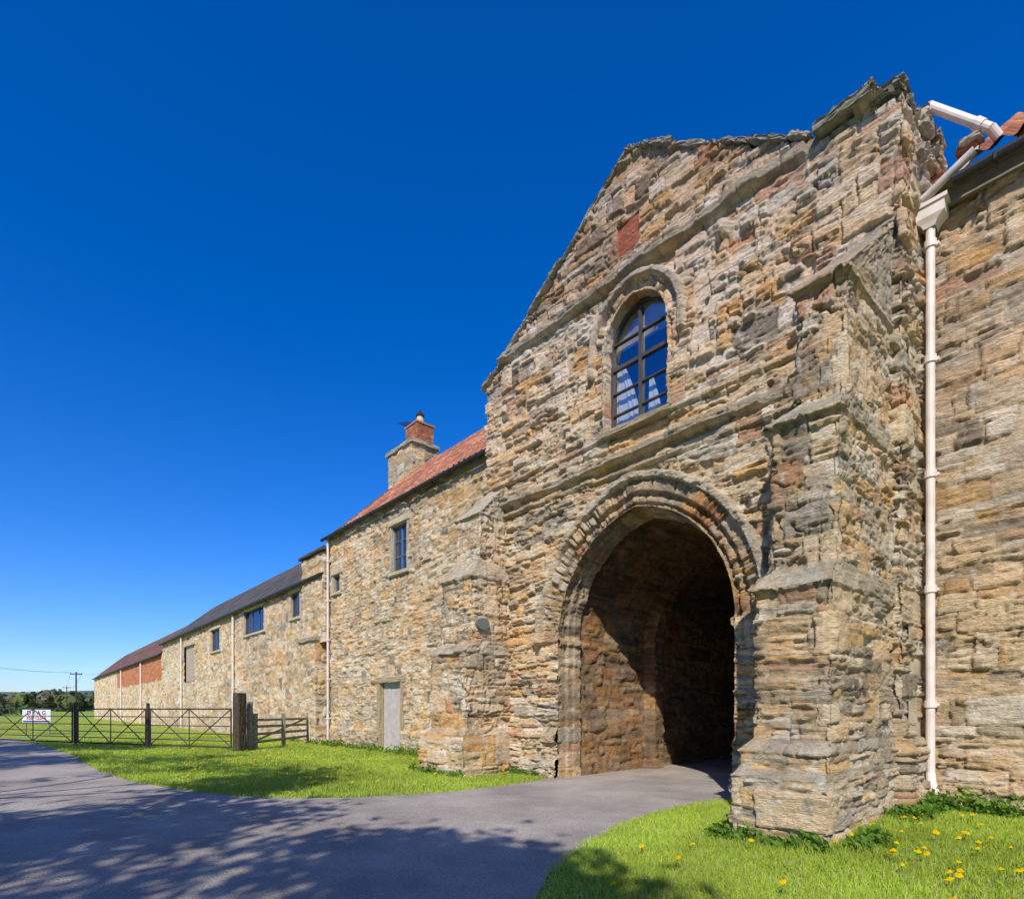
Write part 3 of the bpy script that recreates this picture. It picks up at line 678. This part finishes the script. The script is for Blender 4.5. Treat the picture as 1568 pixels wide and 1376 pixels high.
bp=nt.nodes.new('ShaderNodeBump');bp.inputs['Distance'].default_value=.04;L(n2.outputs['Fac'],bp.inputs['Height']);L(bp.outputs[0],b.inputs['Normal'])
mkmesh('ground',np.stack([X,Y,Z],-1).reshape(-1,3),gridfaces(*X.shape),m,None,True)
right=[(-2.5,-14),(-2.6,-2),(-2.7,1.5),(-2.94,2.84),(-3.28,3.31),(-3.55,3.85),(-3.81,4.43),(-4.1,5.3),(-4.3,6.2),(-4.3,7.3),(-4.15,8.0),(-4.1,8.4),(-3.9,9),(-3.9,17)]
left=[(-8.3,17),(-8.3,9),(-8.05,8.5),(-7.85,8.0),(-7.7,7.2),(-7.65,6.4),(-7.7,5.5),(-7.85,4.8),(-8.2,3.9),(-8.8,3.16),(-9.6,2.6),(-10.5,2.27),(-12.6,1.7),(-15.5,1.42),(-21.5,1.3),(-27,.9),(-36,-.4),(-60,-5),(-120,-22),(-121,-26),(-60,-9),(-30,-4.5),(-22,-5),(-18,-14)]
poly=right+left
import bmesh
me=bpy.data.meshes.new('road');bm=bmesh.new()
vs=[bm.verts.new((x,y,.226)) for x,y in poly];f=bm.faces.new(vs);bmesh.ops.triangulate(bm,faces=[f]);bm.to_mesh(me)
road=bpy.data.objects.new('road',me);scene.collection.objects.link(road)
m,nt,b=newmat('worn_asphalt');L=nt.links.new
b.inputs['Roughness'].default_value=.9;b.inputs['Specular IOR Level'].default_value=.2
tc=nt.nodes.new('ShaderNodeTexCoord')
n1=nt.nodes.new('ShaderNodeTexNoise');n1.inputs['Scale'].default_value=.9;n1.inputs['Detail'].default_value=9;n1.inputs['Roughness'].default_value=.6;L(tc.outputs['Object'],n1.inputs['Vector'])
n2=nt.nodes.new('ShaderNodeTexNoise');n2.inputs['Scale'].default_value=45;n2.inputs['Detail'].default_value=6;n2.inputs['Roughness'].default_value=.8;L(tc.outputs['Object'],n2.inputs['Vector'])
vo=nt.nodes.new('ShaderNodeTexVoronoi');vo.inputs['Scale'].default_value=80;L(tc.outputs['Object'],vo.inputs['Vector'])
cr=nt.nodes.new('ShaderNodeValToRGB');cr.color_ramp.elements[0].position=.35;cr.color_ramp.elements[0].color=(.32,.28,.245,1)
cr.color_ramp.elements[1].position=.65;cr.color_ramp.elements[1].color=(.49,.43,.375,1);L(n1.outputs['Fac'],cr.inputs[0])
mr=nt.nodes.new('ShaderNodeMapRange');mr.inputs['From Min'].default_value=.3;mr.inputs['From Max'].default_value=.7;mr.inputs['To Min'].default_value=.55;mr.inputs['To Max'].default_value=1.45;L(n2.outputs['Fac'],mr.inputs['Value'])
sc=nt.nodes.new('ShaderNodeVectorMath');sc.operation='SCALE';L(cr.outputs[0],sc.inputs[0]);L(mr.outputs[0],sc.inputs['Scale']);L(sc.outputs[0],b.inputs['Base Color'])
ad=nt.nodes.new('ShaderNodeMath');ad.operation='SUBTRACT';L(n2.outputs['Fac'],ad.inputs[0]);L(vo.outputs['Distance'],ad.inputs[1])
bp=nt.nodes.new('ShaderNodeBump');bp.inputs['Distance'].default_value=.012;L(ad.outputs[0],bp.inputs['Height']);L(bp.outputs[0],b.inputs['Normal'])
me.materials.append(m)
# ------------------------------------------------------------------ grass blades
def inpoly(x,y,poly):
    r=np.zeros(x.shape,bool);n=len(poly);j=n-1
    for i in range(n):
        xi,yi=poly[i];xj,yj=poly[j]
        if yi!=yj:
            c=((yi>y)!=(yj>y))&(x<(xj-xi)*(y-yi)/(yj-yi)+xi);r^=c
        j=i
    return r
rg=np.random.RandomState(4)
def blocked(x,y):
    b=(y>FY-.1)&(x>-10.1)&(x<-1.9)
    b|=(y>RY-.05)
    b|=(x>-3.05)&(x<-1.98)&(y>FY-2.4)|(x>-10.8)&(x<-9.05)&(y>FY-1.45)
    return b
def blades(name,x0,x1,y0,y1,n,hr,wr,maxd=None,cols=((.33,.46,.045),(.54,.64,.11))):
    x=rg.uniform(x0,x1,n);y=rg.uniform(y0,y1,n)
    dens=.3+.7*fbm(x*1.5,y*1.5,3,3)
    wob=.14*(fbm(x*1.3,y*1.3,33,3)-.5)
    k=~inpoly(x+wob+rg.normal(0,.035,n),y+wob+rg.normal(0,.035,n),poly)&~blocked(x,y)&(rg.rand(n)<dens*1.4)
    x,y=x[k],y[k];n=len(x)
    z=G(x,y)-.005;h=rg.uniform(*hr,n)*(.4+1.0*fbm(x*1.6,y*1.6,8,3))
    tuft=hsh(np.floor(x*5),np.floor(y*5),66)>.96;h=np.where(tuft,h*1.6,h);w=rg.uniform(*wr,n)
    a=rg.uniform(0,2*math.pi,n);l=rg.uniform(0,.9,n)*h;la=rg.uniform(0,2*math.pi,n)
    dx,dy=np.cos(a)*w/2,np.sin(a)*w/2
    B0=np.stack([x-dx,y-dy,z],-1);B1=np.stack([x+dx,y+dy,z],-1)
    M0=np.stack([x-dx*.7+np.cos(la)*l*.35,y-dy*.7+np.sin(la)*l*.35,z+h*.6],-1);M1=M0+np.stack([dx*1.4,dy*1.4,0*z],-1)
    Tp=np.stack([x+np.cos(la)*l,y+np.sin(la)*l,z+h],-1)
    V=np.stack([B0,B1,M1,M0,Tp],1).reshape(-1,3)
    i=np.arange(n)*5
    F=np.concatenate([np.stack([i,i+1,i+2],-1),np.stack([i,i+2,i+3],-1),np.stack([i+3,i+2,i+4],-1)])
    t=rg.rand(n)[:,None];c=np.array(cols[0])*(1-t)+np.array(cols[1])*t
    dry=(rg.rand(n)<.07)[:,None];c=np.where(dry,np.array([.6,.54,.28]),c)
    c=c*(.6+.8*fbm(x*.8,y*.8,12,3))[:,None]
    C=np.repeat(c,5,0)
    return V,F,C
parts=[blades('a',-4.6,2.5,2.2,9.1,210000,(.03,.08),(.005,.011)),
       blades('b',-14,-7,1.4,9.1,90000,(.035,.085),(.010,.018)),
       blades('c',-32,-14,.8,9.1,90000,(.04,.10),(.016,.03))]
o=0;VV=[];FF=[];CC=[]
for V,F,C in parts: VV.append(V);FF.append(F+o);CC.append(C);o+=len(V)
mkmesh('grass',np.concatenate(VV),np.concatenate(FF),LEAF,np.concatenate(CC),False)
mb=MB();rd=random.Random(8)
def dand(x,y,r):
    z=float(G(x,y));h=rd.uniform(.06,.12)
    mb.tube((x,y,z),(x+.01,y,z+h),.003,n=5,c=(.2,.3,.06))
    tx,ty=rd.uniform(-.4,.4),rd.uniform(-.9,.1)
    def pt(px,py,pz): return (x+.01+px,y+py,z+h+pz+px*-tx*.6+py*-ty*.6)
    V=[pt(0,0,.012)];n=14
    for k in range(n): a=2*math.pi*k/n;q=r*(1 if k%2 else .78);V.append(pt(q*math.cos(a),q*math.sin(a),rd.uniform(0,.012)))
    mb.add(V,[(0,k+1,(k+1)%n+1) for k in range(n)],(.9,.66,.01))
    V=[pt(0,0,.024)]
    for k in range(8): a=2*math.pi*k/8;V.append(pt(r*.55*math.cos(a),r*.55*math.sin(a),.012))
    mb.add(V,[(0,k+1,(k+1)%8+1) for k in range(8)],(.9,.55,.0))
cl=[(rd.uniform(-3,2.2),rd.uniform(2.8,7.2)) for _ in range(26)]
c=0
while c<85:
    q=rd.choice(cl);x=q[0]+rd.gauss(0,.5);y=q[1]+rd.gauss(0,.5)
    if rd.random()> (.3+.7*(x>-1.8)): continue
    if inpoly(np.array([x]),np.array([y]),poly)[0] or blocked(np.array([x]),np.array([y]))[0]: continue
    dand(x,y,rd.uniform(.02,.036));c+=1
c=0
while c<220:
    x=rd.uniform(-32,-8);y=rd.uniform(1.6,8.8)
    if inpoly(np.array([x]),np.array([y]),poly)[0] or blocked(np.array([x]),np.array([y]))[0]: continue
    dand(x,y,rd.uniform(.025,.04));c+=1
c=0
while c<1000:
    x=rd.uniform(-95,-30);y=rd.uniform(-14,8.8)
    if inpoly(np.array([x]),np.array([y]),poly)[0]: continue
    dand(x,y,rd.uniform(.04,.08));c+=1
mb.obj('dandelions',LEAF)
def weeds(name,spots):
    V=[];F=[];C=[];k=0
    for (x,y,r,h,n) in spots:
        z0=float(G(x,y))
        for i in range(n):
            a=rd.uniform(0,6.28);q=r*math.sqrt(rd.random());px,py=x+q*math.cos(a),y+q*math.sin(a);pz=z0+h*rd.random()*(1-.5*q/r)
            s=rd.uniform(.015,.04);d=Vector((rd.gauss(0,1),rd.gauss(0,1),rd.gauss(0,.6)+.3)).normalized();u=d.orthogonal().normalized();u=(u+Vector((rd.gauss(0,.5),rd.gauss(0,.5),0))).normalized();w=d.cross(u).normalized()
            c0=Vector((px,py,pz));L=[c0-w*s*1.4,c0+u*s*.7,c0+w*s*1.4,c0-u*s*.7]
            V+=[tuple(v) for v in L];F.append((k,k+1,k+2,k+3));k+=4
            c=rd.choice([(.10,.20,.03),(.15,.28,.04),(.22,.35,.06)]);C+=[c]*4
    mkmesh(name,V,F,LEAF,np.array(C),False)
sp=[]
for i in range(40): sp.append((rd.uniform(-1.9,2.4),RY-.25-rd.random()*.35,.16,rd.uniform(.12,.38),80))
for i in range(18): sp.append((-1.85+rd.uniform(-.05,.25),rd.uniform(5.7,8.9),.13,rd.uniform(.08,.26),65))
for i in range(16): sp.append((rd.uniform(-3.1,-1.9),5.66-rd.random()*.15,.12,rd.uniform(.06,.2),50))
for i in range(10): sp.append((-3.12,rd.uniform(5.8,8.0),.1,rd.uniform(.06,.16),45))
for i in range(14): sp.append((rd.uniform(-10.9,-9.0),FY-1.5,.13,rd.uniform(.1,.24),45))
for i in range(60): sp.append((rd.uniform(-24,-10.8),RY-.2-rd.random()*.25,.2,rd.uniform(.12,.42),50))
for i in range(14): sp.append((rd.uniform(-9.0,-8.2),FY-.15,.12,rd.uniform(.1,.2),40))
weeds('nettles',sp)
# ------------------------------------------------------------------ gates and fence
def leafgate(name,p,q,h=1.3):
    mb=MB();p=Vector(p);q=Vector(q);z0=.36
    for i,z in enumerate((0,.2,.42,.68,.97,1.24)):
        a=Vector((p.x,p.y,z0+z));b_=Vector((q.x,q.y,z0+z));mb.tube(a,b_,.026 if i in(0,5) else .016,n=6)
    for e in (p,q,): mb.tube((e.x,e.y,z0),(e.x,e.y,z0+1.24),.028,n=6)
    m=(p+q)/2;mb.tube((m.x,m.y,z0),(m.x,m.y,z0+1.24),.018,n=6)
    mb.tube((p.x,p.y,z0),(m.x,m.y,z0+1.24),.018,n=6);mb.tube((m.x,m.y,z0+1.24),(q.x,q.y,z0),.018,n=6)
    mb.tube((p.x,p.y,z0+1.24),(m.x,m.y,z0),.018,n=6);mb.tube((m.x,m.y,z0),(q.x,q.y,z0+1.24),.018,n=6)
    mb.obj(name,METAL,usecol=False)
leafgate('metal_field_gate',(-19.55,5.25),(-22.9,3.55))
leafgate('metal_field_gate',(-23.1,3.45),(-26.4,1.8))
leafgate('metal_field_gate',(-26.65,1.65),(-31.3,-.5))
leafgate('metal_field_gate',(-31.5,-.6),(-35.5,-2.5))
for i,(x,y,h) in enumerate([(-23.0,3.5,1.55),(-26.52,1.73,1.6),(-31.4,-.55,1.6)]):
    mb=MB();mb.tube((x,y,.1),(x,y,.22+h),.055,n=10);mb.tube((x,y,.22+h),(x,y,.26+h),.065,.02,n=10);mb.obj('metal_gate_post',METAL,usecol=False)
mb=MB();mb.block(-19.25,5.42,1.13,.30,.30,1.96,(1,1,1),rot=.4,axis='Z',n=8,jit=.01,seed=1);mb.obj('timber_gate_post',WOOD,usecol=False)
mb=MB();mb.block(-19.65,5.85,1.0,.16,.16,1.7,(1,1,1),rot=.3,axis='Z',n=8,jit=.01,seed=2);mb.obj('timber_gate_post',GREYWOOD,usecol=False)
mb=MB();a=Vector((-19.6,5.9,0));b2=Vector((-22.3,8.9,0));dd=(b2-a)
for t_ in (0.05,.5,.98):
    p_=a+dd*t_;mb.box(p_.x-.06,p_.x+.06,p_.y-.06,p_.y+.06,.1,1.45)
for z in (.5,.75,1.0,1.25):
    mb.tube((a.x,a.y-.05,z+rd.uniform(-.03,.03)),(b2.x,b2.y-.05,z+rd.uniform(-.03,.03)),.045,n=6)
mb.tube((a.x,a.y-.1,.45),(b2.x,b2.y-.1,1.25),.035,n=6)
mb.obj('timber_fence',GREYWOOD,usecol=False)
sg=empty('notice_sign')
SX,SY=-39.9,.95
WH=simple('sign_white',(.62,.62,.6),.5);RED=simple('sign_red',(.5,.03,.03),.5);BLU=simple('sign_blue',(.04,.05,.2),.5)
def rotobj(ob): 
    ob.rotation_euler=(0,0,math.radians(42));ob.location=(SX,SY,0)
mb=MB();mb.box(-.85,.85,-.02,.02,.86,1.58);o1=mb.obj('board',WH,sg,usecol=False);rotobj(o1)
mb=MB();mb.tube((-.7,.05,.2),(-.7,.05,1.62),.04);mb.tube((.7,.05,.2),(.7,.05,1.62),.04);o1=mb.obj('posts',GREYWOOD,sg,usecol=False);rotobj(o1)
mb=MB();mb.box(-.8,.8,-.03,-.022,.89,.97);o1=mb.obj('band',BLU,sg,usecol=False);rotobj(o1)
def text(s,size,z,mat,nm):
    cu=bpy.data.curves.new(nm,'FONT');cu.body=s;cu.size=size;cu.align_x='CENTER';cu.extrude=.003;cu.offset=.004
    to=bpy.data.objects.new(nm,cu);scene.collection.objects.link(to);cu.materials.append(mat)
    to.rotation_euler=(math.radians(90),0,math.radians(42));to.location=(SX+.028*math.sin(math.radians(42)),SY-.028*math.cos(math.radians(42)),z);to.parent=sg
text('D R A G',.32,1.29,BLU,'lettering_top');text('KEEP CLEAR',.22,1.04,RED,'lettering_bottom')
def pole(x,y,h=8.4):
    mb=MB();mb.tube((x,y,.1),(x,y,h),.15,.11,n=10);mb.box(x-.06,x+.06,y-.9,y+.9,h-.5,h-.35)
    for k in (-.8,0,.8): mb.tube((x,y+k,h-.35),(x,y+k,h-.15),.04)
    mb.obj('utility_pole',WOOD,usecol=False)
pole(-130,8.6);pole(-78,-14);pole(-215,12)
mb=MB()
def wire(a,b,sag,r=.018):
    a=Vector(a);b=Vector(b);pr=None
    for i in range(17):
        t_=i/16;p=a.lerp(b,t_);p.z-=sag*4*t_*(1-t_)
        if pr is not None: mb.tube(pr,p,r,n=4,caps=False)
        pr=p
for k in (-.8,.8):
    wire((-130,8.6+k,8.25),(-78,-14+k,8.25),.9);wire((-130,8.6+k,8.25),(-215,12+k,8.25),1.2)
wire((-130,8.6,8.25),(-104,10,7.2),.4)
mb.obj('overhead_wires',GUTTER,usecol=False)
# ------------------------------------------------------------------ distant tree line
V=[];F=[];C=[];k=0
rt=np.random.RandomState(9)
def clump(cx,cy,cz,r,col,nq):
    global k
    d=rt.normal(size=(nq,3));d/=np.linalg.norm(d,axis=1)[:,None]
    rad=r*(.75+.35*rt.rand(nq))[:,None]
    c=np.array([cx,cy,cz])+d*rad*np.array([1,1,.8])
    u=rt.normal(size=(nq,3));u-=d*(u*d).sum(1)[:,None]*.6;u/=np.linalg.norm(u,axis=1)[:,None];w=np.cross(d,u);s=r*.28
    q=np.stack([c-u*s-w*s,c+u*s-w*s*.6,c+u*s*.8+w*s,c-u*s+w*s*.7],1).reshape(-1,3)
    V.append(q);F.append(np.arange(nq*4).reshape(-1,4)+k);k+=nq*4
    sh=(.6+.8*rt.rand(nq))[:,None];C.append(np.repeat(np.array(col)*sh,4,0))
for i in range(420):
    ang=rt.uniform(0,1);dist=rt.uniform(360,600)
    th=math.radians(60+ang*75)
    x=-dist*math.sin(th);y=dist*math.cos(th)
    r=rt.uniform(3.5,6.5);col=[(.13,.17,.07),(.18,.21,.08),(.20,.18,.12),(.12,.15,.08)][rt.randint(4)]
    clump(x,y,r*.7+rt.rand()*3,r,col,70)
for i in range(40):
    x=-rt.uniform(150,210);y=rt.uniform(-70,8);clump(x,y,rt.uniform(.6,1.4),rt.uniform(1,1.8),(.12,.18,.06),50)
mkmesh('distant_trees',np.concatenate(V),np.concatenate(F),LEAF,np.concatenate(C),False)
a=np.radians(np.linspace(40,150,120));rr_=np.array([900,1300,1700,2300]);
P=np.zeros((120,4,3))
for j,(r0,hh) in enumerate(zip(rr_,(0,26,48,0))):
    P[:,j,0]=-r0*np.sin(a);P[:,j,1]=r0*np.cos(a);P[:,j,2]=.1+hh*(.35+1.1*vn(a*7,a*0+j,4)) if hh else .1
hm=simple('hill_pasture',(.17,.19,.16),.95,.05,noise=.4,nscale=.01)
mkmesh('hills',P.reshape(-1,3),gridfaces(120,4),hm,None,True)
# ------------------------------------------------------------------ trees (behind the viewpoint, their shade falls on the drive)
def tree_mesh(seed,H):
    r=random.Random(seed);mb=MB();lv=[];top=[0]
    def grow(p,d,l,rad,dep):
        n=3 if dep<3 else 2
        for i in range(n):
            d=(d+Vector((r.gauss(0,.13),r.gauss(0,.13),r.gauss(0,.1)+.05))).normalized()
            q=p+d*(l/n);r2=rad*.84
            mb.tube(p,q,rad,r2,n=6 if dep<3 else 4,caps=False);p=q;rad=r2;top[0]=max(top[0],p.z)
            if dep>=4:
                if hsh(np.array(math.floor(p.x*1.1)),np.array(math.floor(p.y*1.1)*31+math.floor(p.z*1.1)),seed)>.42:
                    for _ in range(9): lv.append(p+Vector((r.gauss(0,.2),r.gauss(0,.2),r.gauss(0,.2))))
        if dep<5:
            for j in range(4 if dep<4 else 3):
                a=r.uniform(0,6.28);t_=r.uniform(.4,.95)
                o=d.orthogonal().normalized();o=Matrix.Rotation(a,3,d)@o
                nd=(d*math.cos(t_)+o*math.sin(t_)+Vector((0,0,.12))).normalized()
                grow(p,nd,l*r.uniform(.6,.78),rad*.72,dep+1)
    grow(Vector((0,0,0)),Vector((0,0,1)),H*.27,H*.024,0)
    sc_=H/top[0]
    V=[];F=[];k=0
    for c in lv:
        s=r.uniform(.06,.11);u=Vector((r.gauss(0,1),r.gauss(0,1),r.gauss(0,1))).normalized();w=u.orthogonal().normalized()
        V+=[tuple(c-u*s),tuple(c+w*s*.6),tuple(c+u*s),tuple(c-w*s*.6)];F.append((k,k+1,k+2,k+3));k+=4
    return mb,V,F,sc_
BARK=simple('bark',(.13,.10,.075),.95,.1,noise=.3,bump=.8)
for (x,y,H,sd) in [(-.3,-6.9,10.0,1),(-5.5,-8.3,11.2,2),(-11,-8.3,11.8,3),(4.5,-10.5,10.5,4),(-17.5,-9.3,12,5)]:
    e=empty('tree');mbt,V,F,s_=tree_mesh(sd,H)
    a_=mbt.obj('trunk_and_branches',BARK,e,usecol=False)
    b_=mkmesh('leaves',V,F,LEAF,np.tile(np.array([[.12,.2,.03]]),(len(V),1)),False,e)
    e.location=(x,y,.2);e.scale=(s_,s_,s_)
# ------------------------------------------------------------------ light
el=math.radians(41.5);az=math.radians(35.5)
sv=Vector((math.sin(az)*math.cos(el),-math.cos(az)*math.cos(el),math.sin(el)))
sl=bpy.data.lights.new('sun','SUN');sl.energy=5;sl.angle=math.radians(.55);sl.color=(1,.945,.85)
so=bpy.data.objects.new('sun',sl);scene.collection.objects.link(so);so.rotation_euler=sv.to_track_quat('Z','Y').to_euler();so.location=(10,-20,30)
w=bpy.data.worlds.new('World');scene.world=w;w.use_nodes=True;nt=w.node_tree
bg=nt.nodes['Background'];sk=nt.nodes.new('ShaderNodeTexSky');sk.sky_type='NISHITA';sk.sun_disc=False
sk.sun_elevation=el;sk.sun_rotation=math.atan2(sv.x,sv.y);sk.air_density=1.0;sk.dust_density=.25;sk.ozone_density=3.3
hs=nt.nodes.new('ShaderNodeHueSaturation');hs.inputs['Saturation'].default_value=1.42;hs.inputs['Value'].default_value=1.0
tn=nt.nodes.new('ShaderNodeVectorMath');tn.operation='MULTIPLY';tn.inputs[1].default_value=(.78,.93,1.38)
nt.links.new(sk.outputs[0],hs.inputs['Color']);nt.links.new(hs.outputs[0],tn.inputs[0]);nt.links.new(tn.outputs[0],bg.inputs['Color']);bg.inputs['Strength'].default_value=.13
# ------------------------------------------------------------------ camera
cd=bpy.data.cameras.new('camera');co=bpy.data.objects.new('camera',cd);scene.collection.objects.link(co)
cd.sensor_width=36;cd.lens=36*860/1568;cd.shift_y=397/1568;cd.clip_end=10000;cd.clip_start=.05
co.location=(0,0,1.6);co.rotation_euler=(math.radians(90),0,math.radians(48.4))
scene.camera=co
scene.view_settings.view_transform='Standard'
try: scene.view_settings.look='None'
except: pass
scene.view_settings.exposure=0
